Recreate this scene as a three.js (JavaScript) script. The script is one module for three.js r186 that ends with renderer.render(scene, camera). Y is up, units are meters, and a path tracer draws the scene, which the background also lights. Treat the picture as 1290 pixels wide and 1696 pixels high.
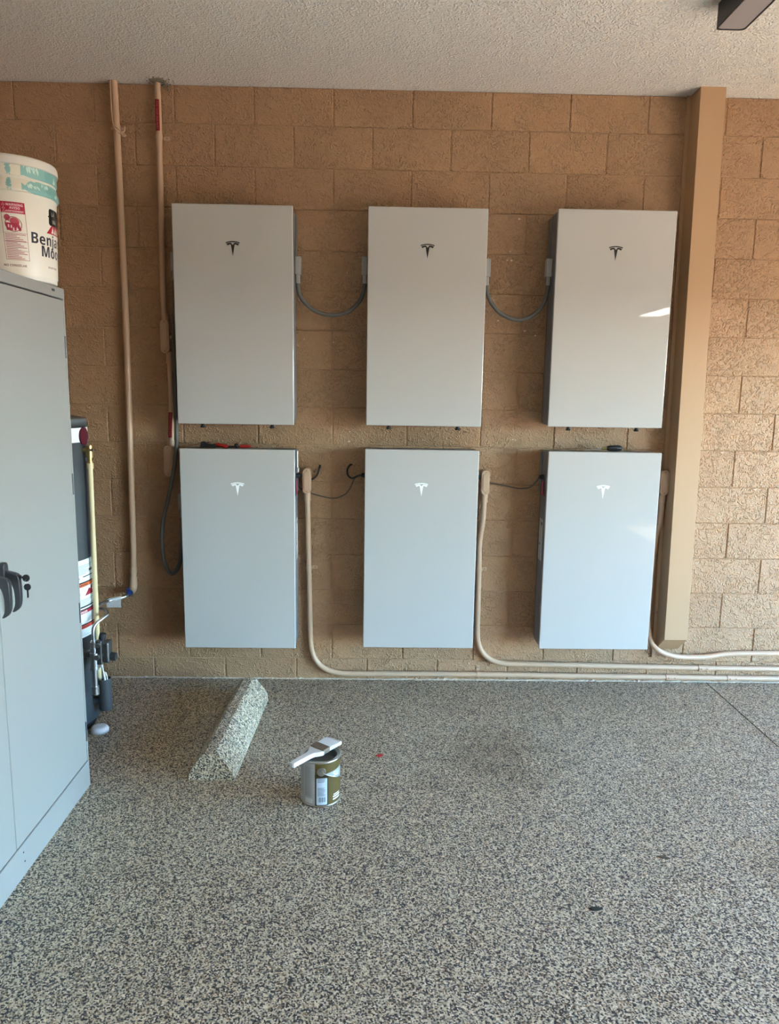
import * as THREE from 'three';
import { RoundedBoxGeometry } from 'three/addons/geometries/RoundedBoxGeometry.js';
import { mergeGeometries } from 'three/addons/utils/BufferGeometryUtils.js';
import { Sky } from 'three/addons/objects/Sky.js';
import { RectAreaLightUniformsLib } from 'three/addons/lights/RectAreaLightUniformsLib.js';

// ---------------------------------------------------------------- camera, sky, sun, exposure
const scene = new THREE.Scene();
const camera = new THREE.PerspectiveCamera(68.9013, 1290 / 1696, 0.05, 400);
camera.position.set(0.1912, 1.6467, 4.088);
camera.quaternion.setFromRotationMatrix(new THREE.Matrix4().makeBasis(
  new THREE.Vector3(0.999739, 0.0153194, 0.01695),
  new THREE.Vector3(-0.0123763, 0.9867392, -0.1618415),
  new THREE.Vector3(-0.0192046, 0.1615895, 0.9866712)));
const renderer = new THREE.WebGLRenderer({ antialias: true });
renderer.toneMapping = THREE.LinearToneMapping;
renderer.toneMappingExposure = 2.3;
renderer.shadowMap.enabled = true;
renderer.shadowMap.type = THREE.PCFSoftShadowMap;
RectAreaLightUniformsLib.init();

const SUN = new THREE.Vector3(0.7, 0.95, 0.1).normalize();
const sky = new Sky();
sky.scale.setScalar(1000);
sky.name = 'sky';
sky.material.uniforms.turbidity.value = 1.6;
sky.material.uniforms.rayleigh.value = 1.9;
sky.material.uniforms.mieCoefficient.value = 0.002;
sky.material.uniforms.mieDirectionalG.value = 0.8;
sky.material.uniforms.sunPosition.value.copy(SUN);
scene.add(sky);
scene.backgroundIntensity = 1.15;

const sun = new THREE.DirectionalLight(new THREE.Color().setRGB(1.0, 0.9, 0.74), 20.0);
sun.name = 'sun';
sun.position.copy(SUN).multiplyScalar(30).add(new THREE.Vector3(7, 0, 3));
sun.target.position.set(7, 0, 3);
sun.castShadow = true;
Object.assign(sun.shadow.camera, { left: -14, right: 14, top: 14, bottom: -14, near: 1, far: 70 });
sun.shadow.mapSize.set(2048, 2048);
scene.add(sun, sun.target);

// ---------------------------------------------------------------- helpers
let seed = 12345;
const rnd = () => { seed = (seed + 0x6d2b79f5) | 0; let t = Math.imul(seed ^ (seed >>> 15), 1 | seed); t = (t + Math.imul(t ^ (t >>> 7), 61 | t)) ^ t; return ((t ^ (t >>> 14)) >>> 0) / 4294967296; };
const rr = (a, b) => a + (b - a) * rnd();
const V = (x, y, z) => new THREE.Vector3(x, y, z);
const sst = (x, a, b) => { const t = Math.min(1, Math.max(0, (x - a) / (b - a))); return t * t * (3 - 2 * t); };
const lin = (r, g, b) => new THREE.Color().setRGB(r, g, b);

const used = {};
function numbered(n) { const k = used[n] = (used[n] ?? -1) + 1; return k ? `${n}_${String(k).padStart(3, '0')}` : n; }
function thing(name, label, category, [x, y, z] = [0, 0, 0], group) {
  const o = new THREE.Group(); o.name = numbered(name); o.position.set(x, y, z);
  o.userData = { label, category }; if (group) o.userData.group = group;
  scene.add(o); return o;
}
function structure(name, label, category) {
  const o = new THREE.Group(); o.name = name; o.userData = { kind: 'structure', label, category }; scene.add(o); return o;
}
function part(name, geo, mat, parent, label) {
  const m = new THREE.Mesh(Array.isArray(geo) ? join(geo) : geo, mat); m.name = name; m.castShadow = m.receiveShadow = true;
  if (label) m.userData.label = label;
  parent.add(m); return m;
}
function join(list) {
  const clean = list.map((g) => { const h = g.index ? g.toNonIndexed() : g.clone(); for (const k of Object.keys(h.attributes)) if (!['position', 'normal', 'uv'].includes(k)) h.deleteAttribute(k); h.clearGroups(); return h; });
  return clean.length === 1 ? clean[0] : mergeGeometries(clean, false);
}
const box = (x0, x1, y0, y1, z0, z1, r = 0) => {
  const w = x1 - x0, h = y1 - y0, d = z1 - z0;
  const g = r ? new RoundedBoxGeometry(w, h, d, 3, Math.min(r, w / 2.01, h / 2.01, d / 2.01)) : new THREE.BoxGeometry(w, h, d);
  return g.translate((x0 + x1) / 2, (y0 + y1) / 2, (z0 + z1) / 2);
};
function metreUV(g, ox = 0, oy = 0) {   // texture coordinates in metres, by the way each face points
  const h = g.index ? g.toNonIndexed() : g, p = h.attributes.position, n = h.attributes.normal, uv = new Float32Array(p.count * 2);
  for (let i = 0; i < p.count; i++) {
    const ax = Math.abs(n.getX(i)), ay = Math.abs(n.getY(i)), az = Math.abs(n.getZ(i));
    const [u, v] = az >= ax && az >= ay ? [p.getX(i), p.getY(i)] : ay >= ax ? [p.getX(i), -p.getZ(i)] : [p.getZ(i), p.getY(i)];
    uv[2 * i] = u + ox; uv[2 * i + 1] = v + oy;
  }
  h.setAttribute('uv', new THREE.BufferAttribute(uv, 2)); return h;
}
function cyl(a, b, r0, r1 = r0, seg = 20, open = false) {
  const d = V(...b).sub(V(...a)), g = new THREE.CylinderGeometry(r1, r0, d.length(), seg, 1, open);
  g.applyQuaternion(new THREE.Quaternion().setFromUnitVectors(V(0, 1, 0), d.clone().normalize()));
  return g.translate((a[0] + b[0]) / 2, (a[1] + b[1]) / 2, (a[2] + b[2]) / 2);
}
function tube(points, r, seg = 64, radial = 14, tension = 0.5) {
  const c = new THREE.CatmullRomCurve3(points.map((p) => V(...p)), false, 'catmullrom', tension);
  return new THREE.TubeGeometry(c, seg, r, radial, false);
}
// pipe of straight runs and round bends
function bentPipe(points, r, bend, radial = 16) {
  const P = points.map((p) => V(...p)), path = new THREE.CurvePath(); let last = P[0];
  for (let i = 1; i < P.length - 1; i++) {
    const a = P[i].clone().sub(P[i - 1]), b = P[i + 1].clone().sub(P[i]), m = Math.min(bend, a.length() * 0.49, b.length() * 0.49);
    const s = P[i].clone().addScaledVector(a.normalize(), -m), e = P[i].clone().addScaledVector(b.normalize(), m);
    path.add(new THREE.LineCurve3(last, s)); path.add(new THREE.QuadraticBezierCurve3(s, P[i], e)); last = e;
  }
  path.add(new THREE.LineCurve3(last, P[P.length - 1]));
  const pts = []; for (const c of path.curves) for (const q of c.getPoints(c.isLineCurve3 ? 3 : 10)) if (!pts.length || q.distanceTo(pts[pts.length - 1]) > 1e-4) pts.push(q);
  return new THREE.TubeGeometry(new THREE.CatmullRomCurve3(pts, false, 'centripetal'), pts.length * 3, r, radial, false);
}
const lathe = (pts, seg = 48) => new THREE.LatheGeometry(pts.map(([x, y]) => new THREE.Vector2(x, y)), seg);
function extrude(shape, depth, bevel = 0) {
  return new THREE.ExtrudeGeometry(shape, { depth, bevelEnabled: bevel > 0, bevelSize: bevel, bevelThickness: bevel, bevelSegments: 2, curveSegments: 16 });
}
function poly(pts) { const s = new THREE.Shape(); pts.forEach(([x, y], i) => (i ? s.lineTo(x, y) : s.moveTo(x, y))); s.closePath(); return s; }
function stadium(w, h) { const s = new THREE.Shape(), r = w / 2, k = h / 2 - r; s.moveTo(r, -k); s.lineTo(r, k); s.absarc(0, k, r, 0, Math.PI, false); s.lineTo(-r, -k); s.absarc(0, -k, r, Math.PI, 2 * Math.PI, false); return s; }

// ---------------------------------------------------------------- textures
function lattice(n) { const a = new Float32Array(n * n); for (let i = 0; i < n * n; i++) a[i] = rnd(); return a; }
function noiseLayer(size, cells) {   // tileable value noise
  const L = lattice(cells), out = new Float32Array(size * size), f = cells / size;
  for (let y = 0; y < size; y++) {
    const fy = y * f, iy = Math.floor(fy), ty = fy - iy, sy = ty * ty * (3 - 2 * ty), r0 = (iy % cells) * cells, r1 = ((iy + 1) % cells) * cells;
    for (let x = 0; x < size; x++) {
      const fx = x * f, ix = Math.floor(fx), tx = fx - ix, sx = tx * tx * (3 - 2 * tx), c0 = ix % cells, c1 = (ix + 1) % cells;
      const a = L[r0 + c0] + (L[r0 + c1] - L[r0 + c0]) * sx, b = L[r1 + c0] + (L[r1 + c1] - L[r1 + c0]) * sx;
      out[y * size + x] = a + (b - a) * sy;
    }
  }
  return out;
}
function fbm(size, layers) { const o = new Float32Array(size * size); let w = 0; for (const [c, a] of layers) { const n = noiseLayer(size, c); w += a; for (let i = 0; i < o.length; i++) o[i] += n[i] * a; } for (let i = 0; i < o.length; i++) o[i] /= w; return o; }
function grey(size, get, metres) {
  const d = new Uint8Array(size * size * 4);
  for (let i = 0; i < size * size; i++) { const v = Math.max(0, Math.min(255, Math.round(get(i) * 255))); d[4 * i] = d[4 * i + 1] = d[4 * i + 2] = v; d[4 * i + 3] = 255; }
  return finish(new THREE.DataTexture(d, size, size), metres);
}
function rgbTex(size, get, metres) {   // get returns sRGB bytes
  const d = new Uint8Array(size * size * 4);
  for (let i = 0; i < size * size; i++) { const c = get(i); d[4 * i] = c[0]; d[4 * i + 1] = c[1]; d[4 * i + 2] = c[2]; d[4 * i + 3] = 255; }
  const t = finish(new THREE.DataTexture(d, size, size), metres); t.colorSpace = THREE.SRGBColorSpace; return t;
}
function finish(t, metres) { t.wrapS = t.wrapT = THREE.RepeatWrapping; t.magFilter = THREE.LinearFilter; t.minFilter = THREE.LinearMipmapLinearFilter; t.generateMipmaps = true; if (metres) t.repeat.set(1 / metres, 1 / metres); t.needsUpdate = true; return t; }
function canvasTex(w, h, draw) {
  const c = document.createElement('canvas'); c.width = w; c.height = h; draw(c.getContext('2d'), w, h);
  const t = new THREE.CanvasTexture(c); t.colorSpace = THREE.SRGBColorSpace; t.magFilter = THREE.LinearFilter; return t;
}

// thick paint on concrete block: worm-like lumps
const peel = (() => {
  const S = 1024, a = noiseLayer(S, 105), b = noiseLayer(S, 170), c = noiseLayer(S, 300), d = noiseLayer(S, 14), e = noiseLayer(S, 50);
  return grey(S, (i) => {
    const lump = sst(a[i] * 0.5 + b[i] * 0.5, 0.5, 0.72), patch = 0.35 + 0.65 * sst(d[i] * 0.6 + e[i] * 0.4, 0.3, 0.65);
    return 0.12 + 0.62 * lump * patch + 0.16 * c[i] + 0.1 * e[i];
  }, 0.8);
})();
const wallTone = (() => {
  const S = 512, n = fbm(S, [[6, 1], [14, 0.7], [60, 0.5], [128, 0.4]]), chips = noiseLayer(S, 96);
  return rgbTex(S, (i) => { const v = 0.94 + 0.12 * (n[i] - 0.5) * 2 * 0.5; const k = chips[i] > 0.992 ? 1.05 : 1; return [Math.min(255, 244 * v * k), Math.min(255, 243 * v * k), Math.min(255, 241 * v * k)]; }, 1.7);
})();
const popcorn = (() => {
  const S = 1024, a = noiseLayer(S, 120), b = noiseLayer(S, 200), c = noiseLayer(S, 40);
  return grey(S, (i) => 0.15 + 0.55 * sst(a[i] * 0.55 + b[i] * 0.45, 0.45, 0.75) * (0.5 + 0.5 * c[i]) + 0.25 * b[i], 1.0);
})();
// chips broadcast into epoxy
const FLAKES = [[[216, 208, 186], 30], [[190, 182, 162], 22], [[236, 230, 212], 10], [[142, 136, 124], 12], [[72, 71, 72], 13], [[46, 46, 50], 11], [[32, 31, 31], 6], [[146, 124, 96], 7], [[98, 99, 106], 6]];
function flakes(S, cell, metres) {
  const n = Math.floor(S / cell), px = new Float32Array(n * n), py = new Float32Array(n * n), id = new Uint8Array(n * n), hi = new Float32Array(n * n), total = FLAKES.reduce((s, f) => s + f[1], 0);
  for (let i = 0; i < n * n; i++) { px[i] = rnd(); py[i] = rnd(); hi[i] = rnd(); let r = rnd() * total, k = 0; while ((r -= FLAKES[k][1]) > 0) k++; id[i] = k; }
  const col = new Uint8Array(S * S * 4), bmp = new Uint8Array(S * S * 4), f = n / S;
  for (let y = 0; y < S; y++) for (let x = 0; x < S; x++) {
    const fx = x * f, fy = y * f, ix = Math.floor(fx), iy = Math.floor(fy); let best = 9, w = 0;
    for (let dy = -1; dy <= 1; dy++) for (let dx = -1; dx <= 1; dx++) {
      const cx = (ix + dx + n) % n, cy = (iy + dy + n) % n, k = cy * n + cx, ex = ix + dx + px[k] - fx, ey = iy + dy + py[k] - fy, q = Math.abs(ex + 0.3 * ey) + Math.abs(ey - 0.2 * ex);
      if (q < best) { best = q; w = k; }
    }
    const c = FLAKES[id[w]][0], j = 0.92 + 0.16 * hi[w], o = 4 * (y * S + x);
    col[o] = Math.min(255, c[0] * j); col[o + 1] = Math.min(255, c[1] * j); col[o + 2] = Math.min(255, c[2] * j); col[o + 3] = 255;
    const v = 60 + 150 * hi[w] - 40 * best; bmp[o] = bmp[o + 1] = bmp[o + 2] = Math.max(0, Math.min(255, v)); bmp[o + 3] = 255;
  }
  const a = finish(new THREE.DataTexture(col, S, S), metres); a.colorSpace = THREE.SRGBColorSpace;
  return [a, finish(new THREE.DataTexture(bmp, S, S), metres)];
}
const [flakeColor, flakeBump] = flakes(2048, 4.6, 1.9);
const concreteTone = (() => { const S = 512, n = fbm(S, [[5, 1], [20, 0.7], [120, 0.6]]); return rgbTex(S, (i) => { const v = 0.9 + 0.2 * (n[i] - 0.5); return [232 * v, 226 * v, 212 * v]; }, 3); })();
const fineGrain = (() => { const S = 256, n = fbm(S, [[64, 1], [128, 1]]); return grey(S, (i) => n[i], 0.12); })();

// ---------------------------------------------------------------- materials
const std = (c, roughness = 0.6, metalness = 0, more = {}) => new THREE.MeshStandardMaterial({ color: c, roughness, metalness, ...more });
const TAN = lin(0.565, 0.348, 0.196);
const M = {
  block: std(TAN, 0.36, 0, { map: wallTone, bumpMap: peel, bumpScale: 0.0072 }),
  mortar: std(TAN, 0.4, 0, { map: wallTone, bumpMap: peel, bumpScale: 0.008 }),
  tanSmooth: std(lin(0.5, 0.318, 0.178), 0.5),
  tanPipe: std(lin(0.6, 0.41, 0.275), 0.36),
  tanDark: std(lin(0.33, 0.21, 0.13), 0.55),
  ceiling: std(lin(0.75, 0.72, 0.665), 0.9, 0, { bumpMap: popcorn, bumpScale: 0.006 }),
  floor: new THREE.MeshStandardMaterial({ color: lin(0.93, 0.85, 0.765), map: flakeColor, bumpMap: flakeBump, bumpScale: 0.0009, roughness: 0.46, vertexColors: true }),
  flake: new THREE.MeshStandardMaterial({ color: lin(1.0, 0.93, 0.85), map: flakeColor, bumpMap: flakeBump, bumpScale: 0.0012, roughness: 0.5 }),
  paver: std(lin(0.56, 0.39, 0.26), 0.9, 0, { map: concreteTone }),
  grass: std(lin(0.09, 0.13, 0.035), 0.95),
  glass: new THREE.MeshPhysicalMaterial({ color: lin(0.515, 0.505, 0.48), roughness: 0.015, ior: 1.5 }),
  glassEdge: std(lin(0.7, 0.7, 0.68), 0.25),
  unitBody: std(lin(0.2, 0.205, 0.22), 0.45, 0.3),
  unitDark: std(lin(0.07, 0.072, 0.078), 0.5),
  zinc: std(lin(0.62, 0.63, 0.64), 0.32, 1.0),
  steel: std(lin(0.5, 0.5, 0.5), 0.28, 1.0),
  black: std(lin(0.012, 0.013, 0.016), 0.42),
  blackRubber: std(lin(0.018, 0.018, 0.02), 0.7),
  connector: std(lin(0.36, 0.36, 0.35), 0.5),
  cable: std(lin(0.115, 0.115, 0.108), 0.55),
  wire: std(lin(0.1, 0.085, 0.07), 0.6),
  logoBlack: std(lin(0.012, 0.012, 0.013), 0.3),
  logoLit: std(lin(0.9, 0.95, 0.95), 0.4, 0, { emissive: lin(0.9, 1.0, 1.0), emissiveIntensity: 0.1 }),
  cabinet: std(lin(0.315, 0.312, 0.292), 0.35, 0, { bumpMap: fineGrain, bumpScale: 0.00008 }),
  cabinetGap: std(lin(0.05, 0.05, 0.05), 0.8),
  handle: std(lin(0.1, 0.105, 0.115), 0.3, 0.75),
  heater: std(lin(0.048, 0.055, 0.063), 0.35),
  heaterCap: std(lin(0.1, 0.105, 0.11), 0.5),
  white: std(lin(0.82, 0.82, 0.8), 0.45),
  burgundy: std(lin(0.1, 0.008, 0.022), 0.3),
  cream: std(lin(0.72, 0.58, 0.33), 0.4),
  brass: std(lin(0.6, 0.42, 0.17), 0.35, 1),
  valve: std(lin(0.2, 0.2, 0.2), 0.35, 0.9),
  blue: std(lin(0.02, 0.05, 0.22), 0.4),
  clearTag: new THREE.MeshPhysicalMaterial({ color: lin(0.75, 0.74, 0.72), roughness: 0.5, transmission: 0.35, thickness: 0 }),
  bucket: std(lin(0.78, 0.76, 0.68), 0.35),
  lid: std(lin(0.74, 0.71, 0.64), 0.4),
  fixture: std(lin(0.012, 0.012, 0.013), 0.45),
  diffuser: std(lin(0.33, 0.3, 0.3), 0.55),
  red: std(lin(0.45, 0.02, 0.015), 0.4),
  darkSteel: std(lin(0.05, 0.05, 0.052), 0.35, 0.8),
  olive: std(lin(0.2, 0.17, 0.05), 0.45),
  sealant: std(lin(0.3, 0.27, 0.2), 0.9),
  brushWhite: std(lin(0.78, 0.76, 0.72), 0.4),
  bristle: std(lin(0.62, 0.6, 0.58), 0.8),
  ferrule: std(lin(0.2, 0.15, 0.11), 0.45, 0.3),
  paint: std(lin(0.3, 0.31, 0.3), 0.2),
  tin: std(lin(0.55, 0.55, 0.53), 0.3, 1),
  leaf: std(lin(0.03, 0.028, 0.02), 0.8),
  leafBrown: std(lin(0.11, 0.085, 0.06), 0.85),
};

// ---------------------------------------------------------------- the garage
const H = 3.151, X0 = -2.02, X1 = 4.7, Z1 = 6.8;
const DOOR = [0.8, 5.68, 2.15];   // opening in the right wall: z from, z to, height

// back wall of painted concrete blocks in running bond
{
  const wall = structure('wall_back', 'tan painted concrete block wall behind the six batteries', 'wall');
  part('mortar_bed', metreUV(box(X0 - 0.2, X1 + 0.2, -0.05, H + 0.1, -0.22, -0.005)), M.mortar, wall);
  const cache = {};
  function blockGeo(w, h, v) {
    const key = `${w.toFixed(3)}_${h.toFixed(3)}_${v}`;
    if (cache[key]) return cache[key];
    const c = 0.003, P = [], tri = (...q) => q.forEach((p) => P.push(...p));
    const ring = (i, z) => [[i, i, z], [w - i, i, z], [w - i, h - i, z], [i, h - i, z]];
    const a = ring(c, 0), b = ring(0, -c), d = ring(0, -0.02);
    tri(a[0], a[1], a[2], a[0], a[2], a[3]);
    for (let k = 0; k < 4; k++) { const l = (k + 1) % 4; tri(b[k], b[l], a[l], b[k], a[l], a[k]); tri(d[k], d[l], b[l], d[k], b[l], b[k]); }
    const g = new THREE.BufferGeometry(); g.setAttribute('position', new THREE.Float32BufferAttribute(P, 3)); g.computeVertexNormals();
    const off = [[0, 0], [0.37, 0.21], [0.11, 0.53], [0.59, 0.35], [0.23, 0.67], [0.71, 0.07]][v];
    return cache[key] = metreUV(g, off[0], off[1]);
  }
  const pitch = 0.4037, rest = [];
  for (let k = -1; k < 15; k++) {
    const y0 = k < 0 ? 0 : 0.1233 + k * 0.2032, y1 = Math.min(H, 0.1233 + (k + 1) * 0.2032), hj = 0.0013;
    const start = (k % 2 === 0 ? -0.047 : 0.1535) - 6 * pitch;
    for (let j = 0; j < 30; j++) {
      const xa = Math.max(X0, start + j * pitch), xb = Math.min(X1, start + (j + 1) * pitch);
      if (xb - xa < 0.03) continue;
      const v = Math.floor(rnd() * 6), dz = rr(-0.0008, 0.0006), g = blockGeo(xb - xa - 0.008, y1 - y0 - hj * 2, v);
      const pos = [xa + 0.004, y0 + hj, dz];
      if (xa < 3.1) { const m = part('concrete_block', g, M.block, wall); m.position.set(...pos); } else rest.push(g.clone().translate(...pos));
    }
  }
  const far = part('concrete_blocks_beyond', rest, M.block, wall); far.userData.kind = 'stuff';
  // small pale nicks where the paint has chipped
  const nick = std(lin(0.78, 0.7, 0.6), 0.8);
  for (const [x, y] of [[-0.199, 1.906], [-0.044, 1.892], [0.028, 2.251], [0.049, 1.418], [0.044, 1.365], [0.926, 2.538], [0.884, 2.375], [0.871, 2.33], [0.894, 2.329], [0.834, 2.02], [0.979, 1.969], [0.953, 1.385], [1.036, 1.945], [-1.222, 0.721], [0.94, 1.388]]) {
    const g = new THREE.CircleGeometry(1, 7), p = g.attributes.position, r = rr(0.003, 0.006);
    for (let i = 1; i < p.count; i++) p.setXY(i, p.getX(i) * r * rr(0.6, 1.5), p.getY(i) * r * rr(0.4, 0.9));
    part('paint_nick', g.translate(x, y, 0.0016), nick, wall);
  }
  // ragged bead of paint and caulk along the floor
  const P = [], I = []; let n = 0;
  for (let x = X0; x < X1; x += 0.012) { const h = 0.005 + 0.008 * rnd() * rnd() + (x > 0.3 ? 0.004 * rnd() : 0), d = 0.004 + 0.008 * rnd(); P.push(x, 0, d, x, h * 0.6, d * 0.9, x, h, -0.004); if (n) { const a = 3 * (n - 1), b = 3 * n; I.push(a, b, b + 1, a, b + 1, a + 1, a + 1, b + 1, b + 2, a + 1, b + 2, a + 2); } n++; }
  const g = new THREE.BufferGeometry(); g.setAttribute('position', new THREE.Float32BufferAttribute(P, 3)); g.setIndex(I);
  const bead = g.toNonIndexed(); bead.computeVertexNormals();
  part('caulk_bead', bead, std(lin(0.58, 0.47, 0.37), 0.7), wall, 'ragged pale caulk along the floor');
}
// other walls, with the open garage doorway behind and to the right of the camera
{
  const plain = M.mortar;
  const l = structure('wall_left', 'tan painted block wall behind the storage cabinet', 'wall');
  part('wall_face', metreUV(box(X0 - 0.2, X0, -0.05, H + 0.1, -0.22, Z1 + 0.2)), plain, l);
  const f = structure('wall_front', 'tan painted wall behind the camera', 'wall');
  part('wall_face', metreUV(box(X0 - 0.2, X1 + 0.2, -0.05, H + 0.1, Z1, Z1 + 0.2)), plain, f);
  const r = structure('wall_right', 'tan painted wall around the open garage doorway', 'wall');
  part('pier', metreUV(box(X1, X1 + 0.2, -0.05, H + 0.1, -0.22, DOOR[0])), plain, r);
  part('pier', metreUV(box(X1, X1 + 0.2, -0.05, H + 0.1, DOOR[1], Z1 + 0.2)), plain, r);
  part('header', metreUV(box(X1, X1 + 0.2, DOOR[2], H + 0.1, DOOR[0], DOOR[1])), plain, r);
  const t = structure('trim_1', 'white trim around the open garage doorway', 'trim');
  part('jamb', box(X1 - 0.02, X1, 0, DOOR[2] + 0.1, DOOR[0] - 0.1, DOOR[0]), M.white, t);
  part('jamb', box(X1 - 0.02, X1, 0, DOOR[2] + 0.1, DOOR[1], DOOR[1] + 0.1), M.white, t);
  part('head', box(X1 - 0.02, X1, DOOR[2], DOOR[2] + 0.1, DOOR[0], DOOR[1]), M.white, t);
}
// the door's overhead tracks; the upper right battery mirrors the far one and its hanger
for (const [z, label] of [[DOOR[0] - 0.09, 'galvanised overhead door track nearest the block wall'], [DOOR[1] + 0.09, 'galvanised overhead door track behind the camera']]) {
  const t = thing('door_track', label, 'door track', [X1, 2.255, z], 'overhead door tracks');
  part('rail', [box(-2.3, -0.05, 0, 0.05, -0.002, 0.002), box(-2.3, -0.05, 0, 0.004, -0.02, 0.02), box(-2.3, -0.05, 0.046, 0.05, -0.02, 0.02)], M.zinc, t);
  part('hanger', box(-2.16, -2.13, 0.05, H - 2.256, -0.002, 0.002), M.zinc, t);
  part('hanger', box(-0.9, -0.87, 0.05, H - 2.256, -0.002, 0.002), M.zinc, t);
}
{
  const c = structure('ceiling', 'off white popcorn textured garage ceiling', 'ceiling');
  part('ceiling_slab', metreUV(box(X0 - 0.2, X1 + 0.2, H, H + 0.15, -0.22, Z1 + 0.2)), M.ceiling, c);
}
// flake epoxy floor: two slabs with a saw-cut joint between
const stains = [[1.17, 2.72, 0.26, 0.2, [0.52, 0.4, 0.33], 0.8], [1.3, 2.5, 0.2, 0.16, [0.6, 0.48, 0.4], 0.5], [1.62, 1.72, 0.2, 0.18, [0.72, 0.6, 0.46], 0.5], [0.74, 0.92, 0.4, 0.3, [0.66, 0.64, 0.61], 0.8], [0.55, 1.15, 0.25, 0.2, [0.84, 0.8, 0.76], 0.5], [-0.2, 1.33, 0.12, 0.1, [0.75, 0.68, 0.6], 0.5], [-0.75, 0.75, 0.25, 0.25, [0.82, 0.8, 0.77], 0.5]];
{
  const f = structure('floor', 'speckled grey and cream flake epoxy garage floor', 'floor');
  const grain = fbm(512, [[50, 1], [120, 1], [250, 0.7]]);
  function slab(x0, x1) {
    const z0 = -0.02, z1 = Z1 + 0.2, nx = Math.max(2, Math.round((Math.min(x1, 3.2) - x0) / 0.025)), top = new THREE.PlaneGeometry(x1 - x0, z1 - z0, nx, 200).rotateX(-Math.PI / 2).translate((x0 + x1) / 2, 0, (z0 + z1) / 2);
    const g = join([metreUV(top), metreUV(box(x0, x1, -0.12, -0.0004, z0, z1))]), p = g.attributes.position, col = new Float32Array(p.count * 3);
    for (let i = 0; i < p.count; i++) {
      const x = p.getX(i), z = p.getZ(i), c = [1, 1, 1], gr = grain[(Math.floor(z * 55 + 512) % 512) * 512 + (Math.floor(x * 55 + 512) % 512)];
      for (const [sx, sz, rx, rz, t, k] of stains) { const q = Math.hypot((x - sx) / rx, (z - sz) / rz), m = k * sst(1.25 - q + (gr - 0.5) * 1.6, 0.2, 1.1); for (let n = 0; n < 3; n++) c[n] *= 1 - m * (1 - t[n]); }
      col.set(c, 3 * i);
    }
    g.setAttribute('color', new THREE.BufferAttribute(col, 3));
    return part('floor_slab', g, M.floor, f);
  }
  slab(X0 - 0.01, 2.117); slab(2.125, X1 + 0.01);
  part('joint_filler', box(2.117, 2.125, -0.1, -0.014, -0.02, Z1 + 0.2), M.cabinetGap, f, 'dark saw-cut joint in the floor');
}
{
  const d = structure('driveway', 'sunlit tan paved driveway outside the open garage doorway', 'driveway');
  part('paving', metreUV(box(X1 + 0.2, 22, -0.2, -0.03, -6, 14)), M.paver, d);
  const l = structure('lawn', 'green lawn beyond the driveway', 'lawn');
  part('turf', box(-90, 100, -0.5, -0.2, -90, 110), M.grass, l);
}

// boxed vertical duct cover beside the right-hand batteries
{
  const t = thing('duct_cover', 'tall tan boxed duct cover running from ceiling nearly to the floor', 'duct cover', [1.872, 0, 0]);
  const w = 0.128, d = 0.13, yb = 0.298;
  const prof = poly([[0.003, 0.205], [0.012, 0.205], [d, yb], [d, H], [0.003, H]]);
  const g = extrude(prof, w - 0.004, 0.002).rotateY(-Math.PI / 2).translate(w / 2 - 0.002, 0, 0);
  const lean = new THREE.Matrix4().set(1, -0.0112, 0, 0.0035, 0, 1, 0, 0, 0, 0, 1, 0, 0, 0, 0, 1);
  part('cover', g.applyMatrix4(lean), M.tanSmooth, t);
  part('flange', box(-0.082, -0.062, 0.15, H, 0.0005, 0.012).applyMatrix4(lean), M.tanSmooth, t);
  part('flange', box(-0.062, -0.05, 0.15, 0.4, 0.0005, 0.006).applyMatrix4(lean), M.tanDark, t);
  part('screw', cyl([-0.068, 0.42, 0.012], [-0.068, 0.42, 0.016], 0.006), M.tanDark, t);
}

// ---------------------------------------------------------------- batteries
const W = 0.5973, HB = 1.0779;
const emblem = (() => {
  const s = 0.0345, g = [];
  const arc = (x0, x1, y, sag, n = 14) => { const o = []; for (let i = 0; i <= n; i++) { const x = x0 + (x1 - x0) * i / n; o.push([x, y - sag * x * x]); } return o; };
  g.push(extrude(poly([...arc(-1, 1, 1, 0.17), ...arc(1, -1, 0.85, 0.17)].map(([x, y]) => [x * s, y * s])), 0.0012));
  const wing = (sg) => [[0.06 * sg, 0.5], [0.2 * sg, 0.72], [0.32 * sg, 0.77], [0.6 * sg, 0.73], [0.92 * sg, 0.62], [0.72 * sg, 0.36], [0.6 * sg, 0.48], [0.42 * sg, 0.53], [0.27 * sg, 0.53]];
  const q = [[0, 0.52], ...wing(1), [0, -1.06], ...wing(-1).reverse()];
  g.push(extrude(poly(q.map(([x, y]) => [x * s, y * s])), 0.0012));
  return join(g);
})();
const specLabel = canvasTex(96, 512, (c, w, h) => {
  c.fillStyle = '#d9d6d2'; c.fillRect(0, 0, w, h); c.fillStyle = '#6b6668';
  for (let y = 14; y < h - 10; y += 11) { const a = 8 + (y % 3) * 3, b = w - 10 - ((y * 37) % 30); c.fillRect(a, y, b - a, 4); }
  c.fillStyle = '#34343a'; c.fillRect(46, 40, 36, 34); c.fillRect(14, 300, 24, 30);
});
const warnLabel = canvasTex(96, 160, (c, w, h) => {
  c.fillStyle = '#b0163a'; c.fillRect(0, 0, w, h); c.fillStyle = '#e8a9b4';
  for (let y = 12; y < h - 8; y += 14) c.fillRect(8, y, 48 - (y % 4) * 4, 5);
  c.fillStyle = '#161214'; c.fillRect(64, 26, 26, 44); c.fillRect(64, 90, 26, 50);
});
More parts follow.
